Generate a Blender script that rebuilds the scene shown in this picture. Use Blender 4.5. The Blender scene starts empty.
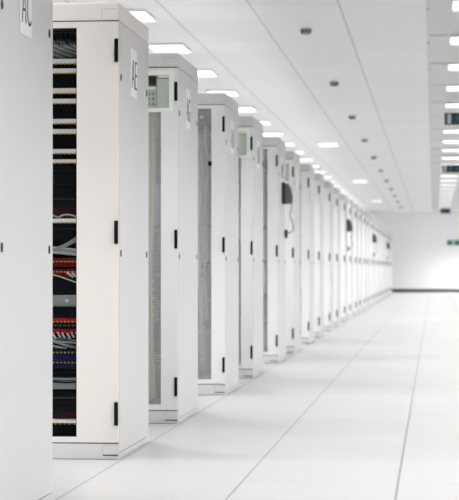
import bpy, bmesh, math, random
from mathutils import Vector
random.seed(7)
S = bpy.context.scene
C = S.collection
PI = math.pi

# ------------------------------------------------------------------ materials
def mat(name, col, rough=0.5, metal=0.0, spec=0.5, emit=None, strength=0.0):
    m = bpy.data.materials.new(name)
    m.use_nodes = True
    b = m.node_tree.nodes['Principled BSDF']
    b.inputs['Base Color'].default_value = (*col, 1)
    b.inputs['Roughness'].default_value = rough
    b.inputs['Metallic'].default_value = metal
    b.inputs['Specular IOR Level'].default_value = spec
    if emit:
        b.inputs['Emission Color'].default_value = (*emit, 1)
        b.inputs['Emission Strength'].default_value = strength
    return m

def noisy(name, col, rough, amp=0.04, scale=30.0, spec=0.4, bump=0.0):
    """paint with a faint procedural mottling"""
    m = mat(name, col, rough, 0, spec)
    nt = m.node_tree
    b = nt.nodes['Principled BSDF']
    tc = nt.nodes.new('ShaderNodeTexCoord')
    n = nt.nodes.new('ShaderNodeTexNoise')
    n.inputs['Scale'].default_value = scale
    n.inputs['Detail'].default_value = 3
    r = nt.nodes.new('ShaderNodeMapRange')
    r.inputs['To Min'].default_value = 1 - amp
    r.inputs['To Max'].default_value = 1 + amp
    mx = nt.nodes.new('ShaderNodeVectorMath'); mx.operation = 'SCALE'
    mx.inputs[0].default_value = col
    nt.links.new(tc.outputs['Object'], n.inputs['Vector'])
    nt.links.new(n.outputs['Fac'], r.inputs['Value'])
    nt.links.new(r.outputs['Result'], mx.inputs['Scale'])
    nt.links.new(mx.outputs['Vector'], b.inputs['Base Color'])
    if bump:
        bp = nt.nodes.new('ShaderNodeBump')
        bp.inputs['Strength'].default_value = bump
        bp.inputs['Distance'].default_value = 0.001
        nt.links.new(n.outputs['Fac'], bp.inputs['Height'])
        nt.links.new(bp.outputs['Normal'], b.inputs['Normal'])
    return m

def grid_mat(name, col, seam, px, ox, wx, py, oy, wy, rough, spec, vary=0.03, seam2=None):
    """panels on a px by py grid in object space, seams wx / wy wide, each panel a hair different"""
    m = mat(name, col, rough, 0, spec)
    nt = m.node_tree; N = nt.nodes; L = nt.links
    b = N['Principled BSDF']
    tc = N.new('ShaderNodeTexCoord'); sp = N.new('ShaderNodeSeparateXYZ')
    L.new(tc.outputs['Object'], sp.inputs['Vector'])
    def math_(op, a, bb=None):
        n = N.new('ShaderNodeMath'); n.operation = op
        for i, v in enumerate((a, bb)):
            if v is None: continue
            if isinstance(v, (int, float)): n.inputs[i].default_value = v
            else: L.new(v, n.inputs[i])
        return n.outputs[0]
    def axis(out, p, o, w):
        u = math_('DIVIDE', math_('SUBTRACT', out, o), p)
        cell = math_('FLOOR', math_('ADD', u, 0.5))
        d = math_('ABSOLUTE', math_('SUBTRACT', u, cell))
        return math_('LESS_THAN', d, w / 2 / p), math_('FLOOR', u)
    sx, cx = axis(sp.outputs['X'], px, ox, wx)
    sy, cy = axis(sp.outputs['Y'], py, oy, wy)
    wn = N.new('ShaderNodeTexWhiteNoise'); wn.noise_dimensions = '2D'
    cb = N.new('ShaderNodeCombineXYZ')
    L.new(cx, cb.inputs['X']); L.new(cy, cb.inputs['Y'])
    L.new(cb.outputs['Vector'], wn.inputs['Vector'])
    r = N.new('ShaderNodeMapRange')
    r.inputs['To Min'].default_value = 1 - vary; r.inputs['To Max'].default_value = 1 + vary
    L.new(wn.outputs['Value'], r.inputs['Value'])
    sc = N.new('ShaderNodeVectorMath'); sc.operation = 'SCALE'
    sc.inputs[0].default_value = col
    L.new(r.outputs['Result'], sc.inputs['Scale'])
    m1 = N.new('ShaderNodeMix'); m1.data_type = 'RGBA'
    L.new(sy, m1.inputs['Factor']); L.new(sc.outputs['Vector'], m1.inputs['A'])
    m1.inputs['B'].default_value = (*(seam2 or seam), 1)
    m2 = N.new('ShaderNodeMix'); m2.data_type = 'RGBA'
    L.new(sx, m2.inputs['Factor']); L.new(m1.outputs['Result'], m2.inputs['A'])
    m2.inputs['B'].default_value = (*seam, 1)
    L.new(m2.outputs['Result'], b.inputs['Base Color'])
    return m

M = {}
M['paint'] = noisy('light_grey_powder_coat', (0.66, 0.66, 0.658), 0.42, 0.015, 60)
M['door_paint'] = noisy('white_powder_coat', (0.82, 0.82, 0.83), 0.42, 0.012, 60)
M['warm_paint'] = noisy('warm_white_powder_coat', (0.81, 0.775, 0.735), 0.45, 0.012, 60)
M['inside'] = mat('cabinet_inside_grey', (0.28, 0.28, 0.29), 0.6)
M['inside_dark'] = mat('cabinet_inside_black', (0.012, 0.013, 0.016), 0.6)
M['black'] = mat('black_plastic', (0.008, 0.008, 0.009), 0.5, 0, 0.3)
M['mesh'] = mat('perforated_steel', (0.66, 0.66, 0.67), 0.4, 0.3)
M['unit'] = mat('equipment_black', (0.005, 0.006, 0.009), 0.55, 0, 0.15)
M['unit_teal'] = mat('equipment_dark_teal', (0.020, 0.040, 0.045), 0.5)
M['unit_grey'] = mat('equipment_grey', (0.20, 0.21, 0.22), 0.45, 0.2)
M['unit_mid'] = mat('equipment_dark_grey', (0.085, 0.087, 0.095), 0.45, 0.1)
M['maroon'] = mat('equipment_maroon', (0.055, 0.006, 0.009), 0.5)
M['red'] = mat('patch_panel_red', (0.36, 0.008, 0.014), 0.45)
M['red_dark'] = mat('patch_panel_dark_red', (0.13, 0.005, 0.009), 0.45)
M['blue'] = mat('patch_panel_navy', (0.006, 0.010, 0.045), 0.45)
M['strip'] = mat('cable_tray_white', (0.93, 0.90, 0.86), 0.5)
M['strip_grey'] = mat('bracket_grey', (0.25, 0.255, 0.26), 0.4, 0.3)
M['gold'] = mat('contact_yellow', (0.85, 0.46, 0.08), 0.4, 0.2)
M['cable'] = mat('cable_grey', (0.33, 0.33, 0.33), 0.5)
M['cable_white'] = mat('cable_white', (0.58, 0.57, 0.56), 0.5)
M['cable_dark'] = mat('cable_dark_grey', (0.11, 0.11, 0.115), 0.5)
M['cable_olive'] = mat('cable_olive', (0.52, 0.49, 0.34), 0.55)
M['cable_tan'] = mat('cable_tan', (0.42, 0.34, 0.28), 0.55)
M['plug_blue'] = mat('plug_blue', (0.03, 0.05, 0.10), 0.45)
M['green'] = mat('pale_green_plastic', (0.86, 0.93, 0.83), 0.4)
M['screen'] = mat('display_glass_black', (0.015, 0.02, 0.02), 0.15)
M['panel_grey'] = mat('panel_grey_green', (0.50, 0.56, 0.50), 0.4)
M['panel_dim'] = mat('panel_dim_green', (0.22, 0.27, 0.24), 0.4)
M['panel_white'] = mat('panel_white', (0.75, 0.80, 0.75), 0.4)
M['plate'] = mat('plate_white', (0.88, 0.90, 0.92), 0.4)
M['ink'] = mat('lettering_black', (0.01, 0.01, 0.012), 0.5)
M['phone'] = mat('phone_grey', (0.13, 0.13, 0.13), 0.4)
M['phone_dark'] = mat('phone_charcoal', (0.025, 0.025, 0.027), 0.45)
M['detector'] = mat('detector_grey', (0.16, 0.15, 0.14), 0.5)
M['detector_base'] = mat('detector_base_grey', (0.36, 0.34, 0.32), 0.5)
M['sign_green'] = mat('sign_green', (0.005, 0.045, 0.045), 0.35)
M['wall_sign_green'] = mat('sign_emerald', (0.01, 0.15, 0.095), 0.4)
M['sign_white'] = mat('sign_white', (0.85, 0.86, 0.88), 0.4)
M['sign_soft'] = mat('sign_soft_white', (0.50, 0.53, 0.55), 0.4)
M['sign_pale'] = mat('sign_pale_teal', (0.10, 0.20, 0.22), 0.4)
M['metal'] = mat('satin_metal', (0.55, 0.55, 0.55), 0.35, 0.7)
M['lamp'] = mat('lamp_diffuser', (0.9, 0.9, 0.9), 0.5, 0, 0.5, (0.90, 0.96, 1.0), 1.25)
M['lamp_frame'] = mat('lamp_frame_white', (0.74, 0.75, 0.76), 0.4)
M['wall'] = noisy('wall_white_paint', (0.84, 0.84, 0.85), 0.7, 0.01, 4)
M['skirting'] = mat('skirting_charcoal', (0.07, 0.075, 0.085), 0.5)
M['ceiling_grey'] = noisy('grey_ceiling_panel', (0.54, 0.53, 0.53), 0.45, 0.02, 2)
M['rail'] = mat('ceiling_rail_grey', (0.50, 0.49, 0.48), 0.4)
M['floor'] = grid_mat('floor_tiles', (0.435, 0.424, 0.416), (0.24, 0.235, 0.23), 0.6, -0.738, 0.010,
                      0.6, 7.72, 0.010, 0.36, 0.25, 0.018, (0.33, 0.32, 0.31))
M['ceiling'] = grid_mat('ceiling_panels', (0.66, 0.65, 0.645), (0.42, 0.40, 0.385), 0.67, -0.04, 0.018,
                        1.25, 17.55, 0.02, 0.38, 0.5, 0.025, (0.57, 0.56, 0.555))
def glass_mat():
    m = bpy.data.materials.new('clear_pane'); m.use_nodes = True
    nt = m.node_tree; N = nt.nodes; N.clear()
    o = N.new('ShaderNodeOutputMaterial'); t = N.new('ShaderNodeBsdfTransparent')
    g = N.new('ShaderNodeBsdfGlossy'); g.inputs['Roughness'].default_value = 0.03
    t.inputs['Color'].default_value = (0.93, 0.95, 0.95, 1)
    f = N.new('ShaderNodeFresnel'); f.inputs['IOR'].default_value = 1.08
    mx = N.new('ShaderNodeMixShader')
    nt.links.new(f.outputs[0], mx.inputs[0]); nt.links.new(t.outputs[0], mx.inputs[1])
    nt.links.new(g.outputs[0], mx.inputs[2]); nt.links.new(mx.outputs[0], o.inputs['Surface'])
    return m
M['glass'] = glass_mat()
M['unit_light'] = mat('equipment_light_grey', (0.62, 0.63, 0.66), 0.5)
for n_ in ('black', 'unit', 'unit_teal', 'unit_mid', 'maroon', 'red', 'red_dark', 'blue', 'plug_blue', 'gold', 'inside_dark', 'cable_dark'):
    M[n_].node_tree.nodes['Principled BSDF'].inputs['Specular IOR Level'].default_value = 0.08

# ------------------------------------------------------------------ mesh building
class MB:
    def __init__(s):
        s.v = []; s.f = []; s.mi = []; s.mats = []; s.smooth = []
    def _m(s, m):
        if m not in s.mats: s.mats.append(m)
        return s.mats.index(m)
    def add(s, vs, fs, m, smooth=False):
        b = len(s.v); k = s._m(m)
        s.v += [tuple(v) for v in vs]
        for f in fs:
            s.f.append([b + i for i in f]); s.mi.append(k); s.smooth.append(smooth)
    def box(s, x0, x1, y0, y1, z0, z1, m, bevel=0.0):
        if bevel <= 0:
            vs = [(x, y, z) for x in (x0, x1) for y in (y0, y1) for z in (z0, z1)]
            s.add(vs, [(0, 1, 3, 2), (4, 6, 7, 5), (0, 4, 5, 1), (2, 3, 7, 6), (0, 2, 6, 4), (1, 5, 7, 3)], m)
            return s
        bm = bmesh.new()
        bmesh.ops.create_cube(bm, size=1)
        for v in bm.verts:
            v.co = Vector(((x0 + x1) / 2 + v.co.x * (x1 - x0), (y0 + y1) / 2 + v.co.y * (y1 - y0), (z0 + z1) / 2 + v.co.z * (z1 - z0)))
        bmesh.ops.bevel(bm, geom=bm.edges[:], offset=bevel, segments=2, profile=0.5, affect='EDGES')
        bm.verts.index_update()
        s.add([v.co for v in bm.verts], [[v.index for v in f.verts] for f in bm.faces], m)
        bm.free()
        return s
    def tube(s, pts, r, m, n=7, sub=6):
        P = [Vector(p) for p in pts]
        if len(P) > 2:                                      # catmull-rom
            Q = []
            E = [P[0] * 2 - P[1]] + P + [P[-1] * 2 - P[-2]]
            for i in range(1, len(E) - 2):
                a, b, c, d = E[i - 1:i + 3]
                for k in range(sub):
                    t = k / sub
                    Q.append(0.5 * ((2 * b) + (c - a) * t + (2 * a - 5 * b + 4 * c - d) * t * t + (3 * b - a - 3 * c + d) * t ** 3))
            Q.append(P[-1]); P = Q
        vs = []; fs = []
        for i, p in enumerate(P):
            t = (P[min(i + 1, len(P) - 1)] - P[max(i - 1, 0)]).normalized()
            ref = Vector((0, 0, 1)) if abs(t.z) < 0.9 else Vector((1, 0, 0))
            u = t.cross(ref).normalized(); w = t.cross(u)
            for k in range(n):
                a = 2 * PI * k / n
                vs.append(p + (u * math.cos(a) + w * math.sin(a)) * r)
        for i in range(len(P) - 1):
            for k in range(n):
                fs.append((i * n + k, i * n + (k + 1) % n, (i + 1) * n + (k + 1) % n, (i + 1) * n + k))
        fs.append(tuple(range(n))[::-1]); fs.append(tuple((len(P) - 1) * n + k for k in range(n)))
        s.add(vs, fs, m, True)
        return s
    def disc_x(s, x0, x1, y, z, r, m, n=18):                # short cylinder along X
        return s.prism([(y + r * math.cos(2 * PI * k / n), z + r * math.sin(2 * PI * k / n)) for k in range(n)], x0, x1, m, 'x')
    def prism(s, prof, a0, a1, m, axis='y', smooth=False):  # extruded outline
        def P(p, a):
            return {'y': (p[0], a, p[1]), 'x': (a, p[0], p[1]), 'z': (p[0], p[1], a)}[axis]
        n = len(prof)
        vs = [P(p, a0) for p in prof] + [P(p, a1) for p in prof]
        fs = [(k, (k + 1) % n, n + (k + 1) % n, n + k) for k in range(n)]
        s.add(vs, fs, m, smooth)
        s.add(vs, [tuple(range(n))[::-1], tuple(range(n, 2 * n))], m)
        return s
    def lathe(s, prof, cx, cy, m, n=24):                    # (r, z) profile about a vertical axis
        vs = []; fs = []
        for r, z in prof:
            for k in range(n):
                a = 2 * PI * k / n
                vs.append((cx + r * math.cos(a), cy + r * math.sin(a), z))
        for i in range(len(prof) - 1):
            for k in range(n):
                fs.append((i * n + k, i * n + (k + 1) % n, (i + 1) * n + (k + 1) % n, (i + 1) * n + k))
        fs.append(tuple(range(n))); fs.append(tuple((len(prof) - 1) * n + k for k in range(n))[::-1])
        s.add(vs, fs, m, True)
        return s
    def build(s, name, parent=None, fix=True):
        me = bpy.data.meshes.new(name)
        me.from_pydata(s.v, [], s.f)
        for m in s.mats: me.materials.append(M[m])
        me.polygons.foreach_set('material_index', s.mi)
        me.polygons.foreach_set('use_smooth', s.smooth)
        if fix:
            bm = bmesh.new(); bm.from_mesh(me)
            bmesh.ops.recalc_face_normals(bm, faces=bm.faces[:])
            bm.to_mesh(me); bm.free()
        me.update()
        o = bpy.data.objects.new(name, me)
        C.objects.link(o)
        o.parent = parent
        return o

def box(name, parent, *a, **k):
    return MB().box(*a, **k).build(name, parent)

def thing(name, label, cat, loc=(0, 0, 0), group=None):
    o = bpy.data.objects.new(name, None)
    C.objects.link(o); o.location = loc; o.empty_display_size = 0.1
    o['label'] = label; o['category'] = cat
    if group: o['group'] = group
    return o

def copy_tree(o, parent=None):
    c = o.copy(); C.objects.link(c); c.parent = parent
    for ch in list(o.children):
        copy_tree(ch, c)
    return c

def struct(o):
    o['kind'] = 'structure'
    return o

def lettering(text, parent, w, h, x, y0, z0):
    """flat letters on a plate that faces +X"""
    cu = bpy.data.curves.new('lettering', 'FONT'); cu.body = text; cu.extrude = 0.01; cu.offset = -0.02
    t = bpy.data.objects.new('lettering', cu); C.objects.link(t)
    bpy.context.view_layer.update()
    dg = bpy.context.evaluated_depsgraph_get()
    me = bpy.data.meshes.new_from_object(t.evaluated_get(dg))
    bpy.data.objects.remove(t); bpy.data.curves.remove(cu)
    xs = [v.co.x for v in me.vertices]; ys = [v.co.y for v in me.vertices]
    ax, bx, ay, by = min(xs), max(xs), min(ys), max(ys)
    for v in me.vertices:
        u = (v.co.x - ax) / (bx - ax) * w; q = (v.co.y - ay) / (by - ay) * h; d = v.co.z * 0.08
        v.co = Vector((x + d, y0 + u, z0 + q))
    me.materials.clear(); me.materials.append(M['ink'])
    o = bpy.data.objects.new('lettering', me); C.objects.link(o); o.parent = parent
    return o

# ------------------------------------------------------------------ setting
CEIL = 2.81
FAR = 76.2
XL, XR, YN = -9.0, 2.4, -3.0
struct(MB().box(XL - .1, XR + .1, YN - .1, FAR + .1, -.12, 0, 'floor').build('floor'))
struct(MB().box(XL - .1, XR + .1, YN - .1, FAR + .1, CEIL, CEIL + .12, 'ceiling').build('ceiling'))
struct(MB().box(XL - .1, XR + .1, FAR, FAR + .1, 0, CEIL, 'wall').build('wall_far'))
struct(MB().box(XL - .1, XR + .1, YN - .1, YN, 0, CEIL, 'wall').build('wall_near'))
struct(MB().box(XL - .1, XL, YN, FAR, 0, CEIL, 'wall').build('wall_left'))
struct(MB().box(XR, XR + .1, YN, FAR, 0, CEIL, 'wall').build('wall_right'))
struct(MB().box(XL, XR, FAR - .018, FAR - .0005, 0, .125, 'skirting', bevel=.004).build('baseboard_far'))
# rail in the ceiling with its little fixings, and the cross joints to its right
r = MB().box(-.058, -.030, YN, FAR - .02, CEIL - .012, CEIL - .0005, 'rail')
struct(r.build('trim_1'))
k = 0
y = 1.08
struct(MB().box(-.0295, XR, YN, FAR - .02, CEIL - .004, CEIL - .0004, 'ceiling_grey').build('trim_4'))
j = MB(); cl = MB()
while y < FAR - 1:
    j.box(-.028, .12, y - .035, y + .0, CEIL - .010, CEIL - .0006, 'rail')
    cl.box(-.053, -.037, y + .47, y + .53, CEIL - .018, CEIL - .012, 'detector_base')
    y += 2.5
struct(j.build('trim_2')); struct(cl.build('trim_3'))

# ------------------------------------------------------------------ cabinets
W, D, H = 0.75, 0.975, 1.967            # width, depth, height; origin = front right foot
ORD = ['first', 'second', 'third', 'fourth', 'fifth', 'sixth', 'seventh', 'eighth', 'ninth', 'tenth', 'eleventh', 'twelfth',
       'thirteenth', 'fourteenth', 'fifteenth', 'sixteenth', 'seventeenth', 'eighteenth', 'nineteenth', 'twentieth',
       'twenty-first', 'twenty-second', 'twenty-third', 'twenty-fourth', 'twenty-fifth', 'twenty-sixth', 'twenty-seventh',
       'twenty-eighth', 'twenty-ninth', 'thirtieth']

def shell(root, inside='inside', cover='paint'):
    """everything every cabinet has"""
    b = MB()
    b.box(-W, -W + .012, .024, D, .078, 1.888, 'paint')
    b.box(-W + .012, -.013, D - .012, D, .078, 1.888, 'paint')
    b.box(-W + .014, -.014, .03, D - .014, .080, .086, inside)
    b.box(-W + .014, -.014, .03, D - .014, 1.876, 1.884, inside)
    for x in (-W + .03, -.06):                              # uprights
        for y in (.07, D - .09):
            b.box(x, x + .025, y, y + .03, .087, 1.875, inside)
    b.box(-W + .0125, -W + .016, .03, D - .014, .087, 1.875, inside)
    b.box(-.0165, -.0130, .03, D - .014, .087, 1.875, inside)
    b.box(-W + .016, -.0165, D - .0165, D - .0125, .087, 1.875, inside)
    b.box(-W + .004, -.004, .006, .022, 1.8873, 1.8932, 'black')   # black strip added as the shade in the joint above the door
    b.box(-W + .004, -.004, .006, .022, .0672, .0728, 'black')
    b.build('cabinet_frame', root)
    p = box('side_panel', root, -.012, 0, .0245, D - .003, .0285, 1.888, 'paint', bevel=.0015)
    for y in (.055, D - .075):
        for z in (1.650, .888):
            MB().disc_x(.0002, .0018, y, z, .016, 'black').build('panel_lock', p)
    t = box('top_cover', root, -W, 0, 0, D, 1.8925, H, cover, bevel=.003)
    a = MB().box(-.074, -.006, -.0025, -.0002, 1.898, 1.940, cover)
    a.box(-.0755, -.074, -.0018, -.0002, 1.898, 1.9415, 'cable'); a.box(-.074, -.006, -.0018, -.0002, 1.940, 1.9415, 'cable')
    a.build('cover_plate', t)
    q = MB().box(-W, 0, 0, .0235, .0025, .0675, 'paint', bevel=.0012)
    q.box(-W, -.0128, .0235, D, .0025, .0675, 'paint')
    q.box(-.0128, 0, .0236, D, .0025, .0255, 'paint')
    q = q.build('plinth', root)
    box('contact_shadow', q, -W + .012, -.012, .012, D - .012, 0, .0026, 'black')  # black slab under the plinth, stands in for its contact shadow
    a = MB().box(-.070, -.004, -.0025, -.0002, .023, .062, 'paint')
    a.box(-.070, -.004, -.0018, -.0002, .016, .0215, 'unit_mid')
    a.box(-.0715, -.070, -.0018, -.0002, .023, .062, 'cable'); a.box(-.0715, -.004, -.0018, -.0002, .062, .0635, 'cable')
    a.build('vent_plate', q)

def door_frame(root, m, side, zb, zt):
    d = MB()
    x0, x1, z0, z1 = -W + .003, -.0025, .0725, 1.8875
    d.box(x0, x0 + side, 0, .022, z0, z1, m, bevel=.0012)
    d.box(x1 - side, x1, 0, .022, z0, z1, m, bevel=.0012)
    d.box(x0 + side - .001, x1 - side + .001, 0.0005, .0215, z0, zb, m)
    d.box(x0 + side - .001, x1 - side + .001, 0.0005, .0215, zt, z1, m)
    d = d.build('door', root)
    for z in (1.762, .978, .197):
        box('hinge', d, -.0195, -.0030, -.013, -.0003, z - .050, z + .050, 'black', bevel=.002)
    h = MB().box(x0 + .02, x0 + .05, -.018, -.0003, .90, 1.08, 'black', bevel=.004)
    h.box(x0 + .026, x0 + .044, -.030, -.016, .93, 1.03, 'black', bevel=.004)
    h.build('handle', d)
    return d

_hex = {}
def honeycomb():
    """perforated sheet: a honeycomb with real holes"""
    if 'me' in _hex: return _hex['me']
    p = 0.0125; R = p / math.sqrt(3); ri = R * .74
    x0, x1, z0, z1 = -W + .086, -.086, .094, 1.874
    vs = []; fs = []
    row = 0; z = z0
    while z < z1 - R:
        x = x0 + (p / 2 if row % 2 else 0) + p / 2
        while x < x1 - p / 2 + 1e-6:
            b = len(vs)
            for rr in (R, ri):
                for k in range(6):
                    a = PI / 6 + k * PI / 3
                    vs.append((x + rr * math.cos(a), .013, z + R + rr * math.sin(a)))
            for k in range(6):
                fs.append((b + k, b + (k + 1) % 6, b + 6 + (k + 1) % 6, b + 6 + k))
            x += p
        z += R * 1.5; row += 1
    me = bpy.data.meshes.new('mesh_panel')
    me.from_pydata(vs, [], fs); me.materials.append(M['mesh']); me.update()
    _hex['me'] = me
    return me

def mesh_door(root):
    d = door_frame(root, 'door_paint', .090, .101, 1.866)
    o = bpy.data.objects.new('mesh_panel', honeycomb()); C.objects.link(o); o.parent = d
    e = MB()                                                # thin dark gasket round the opening
    xa, xb = -W + .093, -.0925
    e.box(xa - .003, xa, .018, .0235, .099, 1.868, 'unit_mid'); e.box(xb, xb + .003, .018, .0235, .099, 1.868, 'unit_mid')
    e.build('gasket', d)
    return d

def plate(root, text):
    p = box('label_plate', root, .0004, .0024, .350, .555, 1.594, 1.812, 'plate', bevel=.0006)
    if text: lettering(text, p, .165, .128, .0030, .376, 1.632)
    return p

def interior(root, kind):
    """what shows dimly through the mesh"""
    if kind == 'odd':
        units = [(1.78, 1.865, 'unit', .05), (1.60, 1.70, 'unit_light', .08), (1.40, 1.58, 'unit_light', .08), (1.12, 1.38, 'unit_light', .08),
                 (.86, 1.10, 'unit_light', .08), (.62, .84, 'unit_mid', .10), (.42, .60, 'unit_mid', .14), (.20, .40, 'unit_grey', .12)]
        cabs = [(-.135, 'cable_tan', 1.76, .5), (-.165, 'cable_tan', 1.70, .3), (-.15, 'cable', 1.2, .12), (-.19, 'cable_white', 1.5, .7)]
    elif kind == 'plain':
        units = [(1.80, 1.86, 'unit_light', .06), (1.70, 1.78, 'unit_mid', .06), (1.50, 1.68, 'unit_light', .06), (1.20, 1.49, 'unit_light', .06), (.90, 1.17, 'unit_light', .06),
                 (.60, .87, 'unit_light', .07), (.35, .57, 'unit_grey', .06), (.13, .32, 'unit_light', .07)]
        cabs = [(-.24, 'cable', 1.7, .2), (-.27, 'cable_white', 1.6, .5)]
    else:
        units = [(1.52, 1.66, 'unit_light', .10), (1.30, 1.48, 'unit_grey', .10), (1.05, 1.27, 'unit_light', .10), (.80, 1.02, 'unit_grey', .10),
                 (.55, .78, 'unit_grey', .16), (.36, .53, 'unit_mid', .14), (.13, .32, 'unit_mid', .12)]
        cabs = [(-.145, 'cable_olive', 1.8, .12), (-.165, 'cable_olive', 1.8, .12), (-.185, 'cable_tan', 1.75, .2), (-.205, 'cable_olive', 1.7, .12)]
    for z0, z1, m, y in units:
        u = MB().box(-W + .12, -.125, y + .02, .70, z0, z1, m, bevel=.003)
        n = max(1, int((z1 - z0) / .045))
        for k in range(n):
            za = z0 + (z1 - z0) * (k + .3) / n
            u.box(-W + .16, -.20, y + .014, y + .02, za, za + .012, 'unit')
            u.box(-.175, -.15, y + .014, y + .02, za, za + .015, 'panel_grey')
        u.build('server_unit', root)
    for x, m, zt, zb in cabs:
        MB().tube([(x, .075, zt), (x + .008, .058, zt * .66 + zb * .34), (x - .010, .06, zt * .4 + zb * .6), (x + .004, .08, zb)], .0105, m).build('cable_bundle', root)

def green_panel(root):
    g = MB()
    xa, xb, za, zb = -.300, -.0215, 1.652, 1.872
    g.box(xa, xa + .028, -.020, -.0008, za, zb, 'green', bevel=.002)
    g.box(xb - .026, xb, -.020, -.0008, za, zb, 'green', bevel=.002)
    g.box(xa + .027, xb - .025, -.0195, -.0008, za, za + .022, 'green')
    g.box(xa + .027, xb - .025, -.0195, -.0008, zb - .024, zb, 'green')
    g.box(xa + .027, xb - .025, -.006, -.0008, za + .021, zb - .023, 'panel_dim')
    g = g.build('control_panel', root)
    box('screen', g, -.225, -.117, -.013, -.0062, 1.794, 1.843, 'screen', bevel=.001)
    s = MB().box(-.225, -.117, -.012, -.0062, 1.772, 1.786, 'panel_white')
    s.build('label_strip', g)
    kp = MB().box(-.225, -.117, -.010, -.0062, 1.678, 1.768, 'panel_grey')
    for i in range(4):
        for j_ in range(3):
            x = -.215 + i * .025; z = 1.686 + j_ * .027
            kp.box(x, x + .017, -.0125, -.0098, z, z + .018, 'panel_dim')
    kp.build('keypad', g)
    cv = MB().box(-.112, -.050, -.011, -.0062, 1.677, 1.828, 'panel_grey')
    for i in range(7):
        cv.box(-.106, -.056, -.0122, -.0108, 1.690 + i * .019, 1.700 + i * .019, 'panel_grey')
    cv.build('cover', g)
    box('label_strip', g, -.105, -.050, -.012, -.0062, 1.834, 1.846, 'panel_white')

LET = {0: 'AC', 1: 'AE', 2: 'AG', 3: 'AI', 4: 'AK', 5: 'AM'}
GROUP = 'white server cabinets standing in line along the aisle'
XS = -1.350

# --- the near cabinet with the clear door and all its wiring
def zz(py):                                                # height of a line of equipment 0.12 m behind the door
    return 0.82 + (269 - py) * 9.53 / 2176

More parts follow.
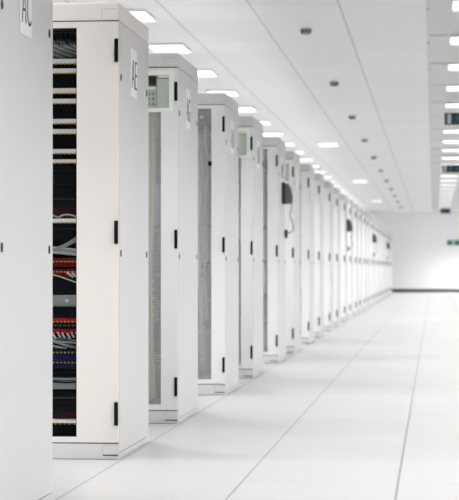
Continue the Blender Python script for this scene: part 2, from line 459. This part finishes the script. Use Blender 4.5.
def glass_cabinet():
    root = thing('server_cabinet', 'white server cabinet with clear door showing black equipment, red panels and tangled grey cables', 'server cabinet',
                 (XS, 9.28, 0), GROUP)
    shell(root, 'inside_dark', 'warm_paint')
    d = door_frame(root, 'warm_paint', .182, .096, 1.861)
    xa, xb = -W + .185, -.1845
    MB().box(xa - .006, xb + .006, .0095, .0125, .092, 1.866, 'glass').build('glass_pane', d)
    e = MB()
    for a, b_ in ((xa - .0005, xa + .004), (xb - .004, xb + .0005)):
        e.box(a, b_, .013, .024, .093, 1.865, 'black')
    e.box(xa, xb, .013, .024, .0925, .101, 'black'); e.box(xa, xb, .013, .024, 1.857, 1.8655, 'black')
    e.build('gasket', d)
    x0, x1 = -.616, -.134
    def unit(name, pa, pb, m, y=.075, **k):
        u = MB().box(x0, x1, y, .60, zz(pb), zz(pa), m, bevel=.0015)
        # faint ribs and sockets on the face
        za, zb = zz(pb), zz(pa)
        if k.get('ribs', True) and zb - za > .03:
            n = int((zb - za) / .016)
            for i in range(1, n):
                z = za + (zb - za) * i / n
                u.box(x0 + .03, x1 - .03, y - .003, y + .001, z - .002, z + .002, m)
        return u.build(name, root)
    def ports(o, py, y, m='gold', pitch=.0205, w=.011, hh=.0045):
        b = MB(); x = x0 + .02
        while x < x1 - .02:
            b.box(x, x + w, y - .004, y, zz(py) - hh / 2, zz(py) + hh / 2, m); x += pitch
        b.build('port_row', o)
    u = unit('cable_manager', 28.5, 34.5, 'unit_teal', .055)
    u = unit('network_switch', 34.5, 41, 'plug_blue', .075, ribs=False)
    b = MB(); x = x0 + .02                                  # slanted plugs in a row
    while x < x1 - .02:
        za, zb = zz(41), zz(35)
        b.prism([(x, zb), (x + .010, zb), (x + .018, za), (x + .008, za)], .052, .0745, 'unit'); x += .021
    b.build('plug_row', u)
    unit('cable_manager', 41.2, 60.5, 'unit', .13, ribs=False)
    for i in range(22):                                     # grey cables fanning down from the plugs
        xs = -.45 + i * .014
        za = zz(41.5 + i * .1); drop = (.012 + .0020 * (21 - i))
        MB().tube([(xs, .066, za), (xs + .014, .058 - .001 * (i % 3), za - .020), (xs + .055, .062 + .003 * (i % 4), za - .020 - drop * .6),
                   (xs + .13, .085 + .003 * (i % 3), za - .030 - drop)], .0034, 'cable' if i % 3 else 'cable_dark').build('cable', root)
    strips = [(61, 64.6), (70.5, 74), (90, 94), (100.5, 104), (120.5, 124), (130.5, 134), (150.3, 153.6), (160.5, 163)]
    for i, (pa, pb) in enumerate(strips):
        s_ = MB().box(x0, x1, .036, .16, zz(pb), zz(pa), 'strip', bevel=.001)
        xx = x0 + .012
        while xx < x1 - .02:                                # scalloped lower lip
            s_.box(xx, xx + .010, .036, .044, zz(pb + 1.0), zz(pb - .2), 'strip'); xx += .0205
        s_ = s_.build('cable_tray', root)
        ports(s_, pb + .95, .0475, pitch=.0205, w=.0090, hh=.0075)
        nx = strips[i + 1][0] if i + 1 < len(strips) else 171.5
        unit('network_switch', pb + .4, nx - .15, 'unit', .078)
    unit('network_switch', 172, 185, 'unit', .07)
    u = unit('network_switch', 185.3, 199.5, 'unit', .078); ports(u, 199, .076, 'cable_dark', .022, .012, .003)
    unit('network_switch', 200, 208.4, 'unit', .078)
    unit('patch_panel', 208.7, 216.8, 'maroon', .085)
    for q in range(3):
        xq = -.36 + q * .085
        MB().tube([(xq, .072, zz(218)), (xq + .02, .052, zz(215.6)), (xq + .05, .05, zz(215.2)), (xq + .085, .056, zz(217.6))], .0036, 'cable_white').build('cable', root)
    s_ = MB().box(x0, x1, .050, .16, zz(222.8), zz(219), 'strip', bevel=.001).build('cable_tray', root)
    ports(s_, 223.6, .052, pitch=.0205, w=.008, hh=.0045)
    u = unit('network_switch', 223.3, 240, 'unit', .078); ports(u, 229, .077, 'unit_mid', .0205, .012, .003)
    unit('network_switch', 240.4, 257.8, 'unit', .09, ribs=False)
    for i in range(6):                                      # thick grey bundle
        zc = zz(248.3 + i * .85); y = .056 + .004 * (i % 3)
        MB().tube([(-.56, y, zc - .012), (-.42, y - .004, zc + .001), (-.30, y, zc + .003 - .001 * i), (-.22, y, zc - .004 - .001 * i), (-.15, y + .01, zc - .016)], .0040,
                  'cable' if i % 2 else 'cable_white').build('cable', root)
    for i in range(3):                                      # cables rising to the right
        MB().tube([(-.34, .05, zz(250 + i * .5)), (-.27, .046, zz(249 - i)), (-.22, .046, zz(244.5 - 1.5 * i)), (-.165, .056, zz(237.5 - 2.5 * i))], .0026, 'cable').build('cable', root)
    u = unit('patch_panel', 258.3, 266.6, 'red_dark', .062); ports(u, 261.6, .0605, pitch=.0165, w=.008, hh=.005)
    unit('network_switch', 266.8, 268.8, 'unit', .075)
    u = unit('patch_panel', 269.1, 276.6, 'red_dark', .062); ports(u, 271.8, .0605, pitch=.0165, w=.008, hh=.005)
    for i in range(3):
        xs = -.235 + i * .022
        MB().tube([(xs, .056, zz(272.5 + i * .4)), (xs + .012, .046, zz(274.4 + i * .4)), (xs + .026, .058, zz(277 + i))], .0048, 'cable_white').build('cable', root)
    unit('network_switch', 276.9, 294.4, 'unit', .085, ribs=False)
    MB().tube([(-.40, .055, zz(270.5)), (-.31, .047, zz(273.8)), (-.24, .047, zz(278.5)), (-.165, .060, zz(285))], .0028, 'cable_white').build('cable', root)
    u = unit('blank_panel', 295, 305, 'strip_grey', .052, ribs=False)
    MB().prism([(-.235 + .0075 * math.cos(a * PI / 6), zz(300.2) + .0075 * math.sin(a * PI / 6)) for a in range(12)], .048, .0517, 'cable_white').build('screw', u)
    lip = MB(); x = x0 + .01
    while x < x1 - .02: lip.box(x, x + .008, .0525, .058, zz(306.2), zz(305), 'strip_grey'); x += .014
    lip.build('lip', u)
    unit('network_switch', 306.5, 317.2, 'unit', .078)
    u = unit('patch_panel', 317.6, 321, 'red', .062); ports(u, 321.4, .064, pitch=.0165, w=.008, hh=.005)
    u = unit('network_switch', 321.3, 328.7, 'unit', .078); ports(u, 325, .077, 'unit_mid', .02, .012, .008)
    u = unit('patch_panel', 329, 332.6, 'red', .062)
    unit('network_switch', 333, 349, 'unit', .09, ribs=False)
    for i in range(12):                                     # white plugs and drooping cables
        xs = -.40 + i * .0205
        MB().tube([(xs, .058, zz(331.8 + (i % 3) * .6)), (xs + .006, .046, zz(333.6 + (i % 2))), (xs + .014, .048, zz(336.6 + (i % 3) * .5))], .0042, 'cable_white').build('plug', root)
        MB().tube([(xs - .14, .062 + .002 * (i % 4), zz(335.5 + (i % 4) * .7)), (xs - .05, .052 + .003 * (i % 3), zz(338 + (i % 5) * .7)), (xs + .03, .052 + .002 * (i % 5), zz(342 + (i % 4) * .8)),
                   (xs + .10, .066, zz(347.5))], .0036, ('cable', 'cable_dark', 'cable')[i % 3]).build('cable', root)
    u = unit('patch_panel', 349.4, 358.8, 'blue', .070); ports(u, 351.8, .0685, pitch=.0165, w=.006, hh=.0045)
    u = unit('patch_panel', 359.2, 368, 'blue', .070); ports(u, 361.8, .0685, pitch=.0165, w=.006, hh=.0045)
    unit('network_switch', 368.4, 376.6, 'unit', .078)
    u = MB().box(x0, -.196, .050, .30, zz(388), zz(380), 'strip_grey', bevel=.002)
    u.box(x0, -.185, .056, .30, zz(379), zz(377), 'strip_grey')
    u = u.build('media_converter', root)
    MB().tube([(-.45, .047, zz(379.6)), (-.33, .043, zz(380)), (-.24, .043, zz(381.2)), (-.18, .052, zz(380.5))], .0034, 'unit').build('cable', root)
    unit('network_switch', 377, 388.2, 'unit', .31, ribs=False)
    u = unit('network_switch', 388.6, 397, 'unit', .078, ribs=False); ports(u, 396.8, .0765, 'cable_dark', .0205, .018, .003)
    unit('network_switch', 397.4, 412, 'unit', .078)
    unit('patch_panel', 412.3, 417.5, 'maroon', .078)
    s_ = MB().box(x0, x1, .050, .16, zz(421.4), zz(418), 'strip', bevel=.001).build('cable_tray', root)
    ports(s_, 422.3, .052, pitch=.0205, w=.008, hh=.0045)
    unit('network_switch', 422, 440, 'unit', .078)
    plate(root, 'AE')
    return root

def make(kind, i, y, x=XS):
    root = thing('server_cabinet', '', 'server cabinet', (x, y, 0), GROUP)
    shell(root)
    mesh_door(root)
    interior(root, 'even' if kind == 'even' else 'odd' if i == 3 else 'plain')
    if kind == 'even': green_panel(root)
    plate(root, LET.get(i))
    return root

def ypos(i):
    return (11.455 if i % 2 == 0 else 9.28) + 4.8 * ((i - 1) // 2)

PHONES = {5, 11, 17, 23}
LAST = 26
near = make('odd', 0, 6.672, XS)
near['label'] = 'white server cabinet side cut by the left edge, AC plate, nearest the camera'
glass_cabinet()
protos = {}
def relabel(r, i):
    o = ORD[i]
    if i == 2: t = 'white mesh-door cabinet with the largest pale green panel, just behind the clear-door cabinet'
    elif i == 3: t = 'white mesh-door cabinet between the two nearest cabinets that carry pale green panels'
    elif i in PHONES:
        t = 'white mesh-door cabinet with a dark phone on its side, %s in line from the camera' % o
    elif i == LAST: t = 'white cabinet at the far end of the line, nearest the end wall'
    elif i % 2 == 0 and i != 8: t = 'white cabinet with a pale green panel on its door, %s in line from the camera' % o
    else: t = 'plain white mesh-door cabinet, %s in line from the camera' % o
    r['label'] = t
for i in range(2, LAST + 1):
    key = 'even' if (i % 2 == 0 and i != 8) else 'odd'
    if i <= 5:
        r = make(key, i, ypos(i))
        if i == 3:
            dr = [c for c in r.children if c.name.startswith('door')][0]
            k = MB().box(-.112, -.090, -.012, -.0006, 1.490, 1.520, 'black', bevel=.003)
            k.build('latch', dr)
    elif key not in protos:
        r = make(key, i, ypos(i)); protos[key] = r
    else:
        r = copy_tree(protos[key]); r.location = (XS, ypos(i), 0)
    relabel(r, i)

# ------------------------------------------------------------------ telephones on the cabinet sides
def telephone(y):
    t = thing('wall_telephone', 'dark grey wall phone', 'telephone', (XS + .0022, y, 1.40), 'dark phones hung on cabinet sides')
    MB().prism([(0, 0), (.030, 0), (.030, .178), (.018, .192), (0, .196)], 0, .17, 'phone_dark').build('phone_body', t)
    prof = [(.0305, 0)] + [(.0305 + .056 * math.cos(a * PI / 24), .004 + .180 * math.sin(a * PI / 24)) for a in range(0, 13)]
    h = MB().prism(prof, .012, .158, 'phone')
    h = h.build('hood', t)
    pr2 = [(.0305 + (.056 + d) * math.cos(a * PI / 24), .004 + (.180 + d) * math.sin(a * PI / 24)) for d, rng in ((.0005, range(1, 12)), (.006, range(11, 0, -1))) for a in rng]
    MB().prism(pr2, .055, .115, 'phone_dark').build('handset', t)
    MB().tube([(.078, .10, -.001), (.079, .11, -.04), (.066, .13, -.085), (.072, .15, -.13), (.088, .18, -.185), (.082, .23, -.235), (.045, .30, -.255), (.018, .37, -.243)],
              .0042, 'cable_dark').build('cord', t)
    box('wall_jack', t, 0, .026, .355, .405, -.300, -.225, 'phone_dark', bevel=.004)
    return t
t0 = None
names = {5: 'largest dark grey phone on a cabinet side, cord looping down to a wall jack',
         11: 'second nearest dark phone, on a cabinet side beyond the largest phone',
         17: 'third nearest dark phone, small and blurred on a far cabinet side',
         23: 'farthest dark phone, a tiny blurred shape by the end wall'}
for i in sorted(PHONES):
    y = ypos(i) + .44
    if t0 is None: r = t0 = telephone(y)
    else:
        r = copy_tree(t0); r.location = (XS + .0022, y, 1.40)
    r['label'] = names[i]

# ------------------------------------------------------------------ ceiling lights
POWER = 34.0; POWER_R = 27.0; POWER_L = 6.0
SPREAD = 124
def area(x, y, sx, sy, w, spread=SPREAD):
    l = bpy.data.lights.new('ceiling_lamp', 'AREA'); l.shape = 'RECTANGLE'; l.size = sx; l.size_y = sy; l.energy = w
    l.spread = math.radians(spread)
    l.color = (0.97, 0.985, 1.0)
    o = bpy.data.objects.new('ceiling_lamp', l); C.objects.link(o); o.location = (x, y, CEIL - .026)
def ceiling_light(x, y, w, l, label, group):
    t = thing('ceiling_light', label, 'ceiling light', (x, y, CEIL - (.004 if x > 0 else 0)), group)
    b = MB(); e = .010; dz = .022
    b.box(-w/2, -w/2 + e, -l/2, l/2, -dz, -.0005, 'lamp_frame'); b.box(w/2 - e, w/2, -l/2, l/2, -dz, -.0005, 'lamp_frame')
    b.box(-w/2 + e, w/2 - e, -l/2, -l/2 + e, -dz, -.0005, 'lamp_frame'); b.box(-w/2 + e, w/2 - e, l/2 - e, l/2, -dz, -.0005, 'lamp_frame')
    b.build('lamp_frame', t)
    box('diffuser', t, -w/2 + e, w/2 - e, -l/2 + e, l/2 - e, -.0045, -.0008, 'lamp')
    area(x, y, w - .04, l - .04, POWER_R if x > 0 else POWER_L if x > -2 else POWER)
    return t
proto = None
for k in range(23):
    y = 16.85 + 2.5 * k
    lab = 'bright ceiling light above the cabinet tops, %s of that row from the camera' % ORD[k]
    if proto is None: r = proto = ceiling_light(-2.36, y, .33, .72, lab, 'ceiling lights above the cabinets')
    else:
        r = copy_tree(proto); r.location = (-2.36, y, CEIL); area(-2.345, y, .32, .68, POWER); r['label'] = lab
proto = None
for k in range(24):
    y = 16.35 + 2.5 * k
    lab = 'bright ceiling light by the right edge, %s of that row from the camera' % ORD[k]
    if proto is None: r = proto = ceiling_light(.335, y, .40, .66, lab, 'ceiling lights along the right edge')
    else:
        r = copy_tree(proto); r.location = (.335, y, CEIL - .004); area(.335, y, .36, .62, POWER_R); r['label'] = lab
proto = None
for k, y in enumerate((34.6, 49.25, 63.8)):
    lab = ['lone ceiling light left of the grey detectors, nearest and brightest of three', 'lone ceiling light left of the detectors, middle of three',
           'lone ceiling light near the end wall, farthest of three'][k]
    if proto is None: r = proto = ceiling_light(-1.67, y, .32, .80, lab, 'lone ceiling lights beside the cabinet line')
    else:
        r = copy_tree(proto); r.location = (-1.67, y, CEIL); area(-1.67, y, .28, .76, POWER_L); r['label'] = lab

# the fittings that hang outside the picture: same rows continued towards and behind the camera
P1 = POWER
for k in range(7):
    area(-2.345, 14.35 - 2.5 * k, .36, .72, P1)
    area(.335, 13.85 - 2.5 * k, .40, .66, POWER_R)
for k in range(10):  # unseen long lamps added over the left side as fill light
    area(-5.0, 2.0 + 7.5 * k, .5, 7.3, P1 * 2)

for x in (-3.6, 1.55):  # unseen lamps added to brighten the far wall
    area(x, 73.9, .6, .6, 62 if x > 0 else 20, 118)

# ------------------------------------------------------------------ detectors
proto = None
for k in range(11):
    y = 18.0 + 5.12 * k
    lab = 'grey round smoke detector on the ceiling, %s in its line from the camera' % ORD[k]
    if proto is None:
        r = proto = thing('smoke_detector', lab, 'smoke detector', (-1.055, y, CEIL), 'smoke detectors along the ceiling')
        MB().lathe([(.049, -.0005), (.050, -.013), (.045, -.016)], 0, 0, 'detector_base').build('detector_base', r)
        MB().lathe([(.046, -.0165), (.046, -.030), (.040, -.041), (.022, -.048), (.004, -.050)], 0, 0, 'detector').build('sensor_head', r)
    else:
        r = copy_tree(proto); r.location = (-1.055, y, CEIL); r['label'] = lab

# ------------------------------------------------------------------ hanging exit signs and the wall sign
def hanging_sign(x, y, w, h, ztop, label):
    t = thing('exit_sign', label, 'sign', (x, y, ztop), 'dark green signs hung from the ceiling')
    box('sign_board', t, 0, w, 0, .025, -h, 0, 'sign_green', bevel=.002)
    q = h / .145
    p = MB()
    for ya, yb in ((-.0025, -.0002), ):                     # white door field, running figure and arrow
        p.box(.034 * q, (.078 if q < 1.02 else .052) * q, ya, yb, -.130 * q, -.012 * q, 'sign_soft')
    p.build('white_panel', t)
    f = MB()
    fx = .155 * q; y0, y1 = -.0025, -.0002
    f.prism([(fx + .010 * q * math.cos(a * PI / 6), -.035 * q + .010 * q * math.sin(a * PI / 6)) for a in range(12)], y0, y1, 'sign_pale')
    f.prism([(fx - .012 * q, -.085 * q), (fx + .010 * q, -.088 * q), (fx + .006 * q, -.050 * q), (fx - .016 * q, -.050 * q)], y0, y1, 'sign_pale')
    f.prism([(fx - .012 * q, -.088 * q), (fx - .002 * q, -.088 * q), (fx - .024 * q, -.122 * q), (fx - .036 * q, -.122 * q)], y0, y1, 'sign_pale')
    f.prism([(fx + .000 * q, -.088 * q), (fx + .010 * q, -.090 * q), (fx + .028 * q, -.122 * q), (fx + .016 * q, -.124 * q)], y0, y1, 'sign_pale')
    f.prism([(fx + .006 * q, -.052 * q), (fx + .012 * q, -.060 * q), (fx + .036 * q, -.072 * q), (fx + .034 * q, -.062 * q)], y0, y1, 'sign_pale')
    f.build('running_figure', t)
    a = MB(); ax = .26 * q
    a.prism([(ax, -.070 * q), (ax + .035 * q, -.045 * q), (ax + .035 * q, -.062 * q), (ax + .085 * q, -.062 * q), (ax + .085 * q, -.080 * q), (ax + .035 * q, -.080 * q), (ax + .035 * q, -.097 * q)],
            y0, y1, 'sign_pale')
    a.build('arrow', t)
    rod = CEIL - ztop
    for rx in (.06, w - .06):
        MB().tube([(rx, .0125, 0.0), (rx, .0125, rod - .0005)], .004, 'metal').build('hanger_rod', t)
    return t
hanging_sign(.124, 25.65, .41, .142, 2.652, 'nearest dark green hanging exit sign with white block, cut by the right edge')
hanging_sign(.142, 38.3, .41, .135, 2.645, 'middle dark green hanging exit sign, lower down beneath the right row of lights')
hanging_sign(.187, 68.0, .315, .15, 2.70, 'farthest small dark green hanging sign in front of the end wall')
t = thing('wall_sign', 'white and emerald green sign fixed on the far end wall', 'sign', (.313, FAR - .0005, 1.586))
box('sign_board', t, 0, .60, -.020, 0, 0, .28, 'sign_white', bevel=.002)
MB().box(.14, .345, -.0225, -.0202, .06, .235, 'wall_sign_green').build('green_panel', t)
MB().box(.385, .59, -.0225, -.0202, .06, .235, 'wall_sign_green').build('green_panel', t)

# ------------------------------------------------------------------ camera and render settings
F = 2176.0
cam = bpy.data.cameras.new('camera')
cam.sensor_fit = 'HORIZONTAL'; cam.sensor_width = 36.0
cam.lens = F / 459 * 36.0
cam.clip_start = 0.05; cam.clip_end = 300
cam.dof.use_dof = True
cam.dof.focus_distance = 8.9
cam.dof.aperture_fstop = 9.5
co = bpy.data.objects.new('camera', cam); C.objects.link(co)
co.location = (0, 0, 0.82)
co.rotation_euler = (PI / 2 + math.atan(19 / F), 0, math.atan(204.5 / F))
S.camera = co

w = bpy.data.worlds.new('world'); S.world = w
w.use_nodes = True
w.node_tree.nodes['Background'].inputs['Color'].default_value = (0.8, 0.85, 0.9, 1)
w.node_tree.nodes['Background'].inputs['Strength'].default_value = 0.3

S.view_settings.view_transform = 'Standard'
S.view_settings.look = 'None'
S.view_settings.gamma = 1
S.view_settings.use_curve_mapping = False
S.view_settings.exposure = 0.70
cy = S.cycles
cy.use_denoising = True
cy.max_bounces = 10
cy.diffuse_bounces = 6
cy.glossy_bounces = 4
cy.transparent_max_bounces = 12
cy.sample_clamp_indirect = 6.0
cy.caustics_reflective = False
cy.caustics_refractive = False
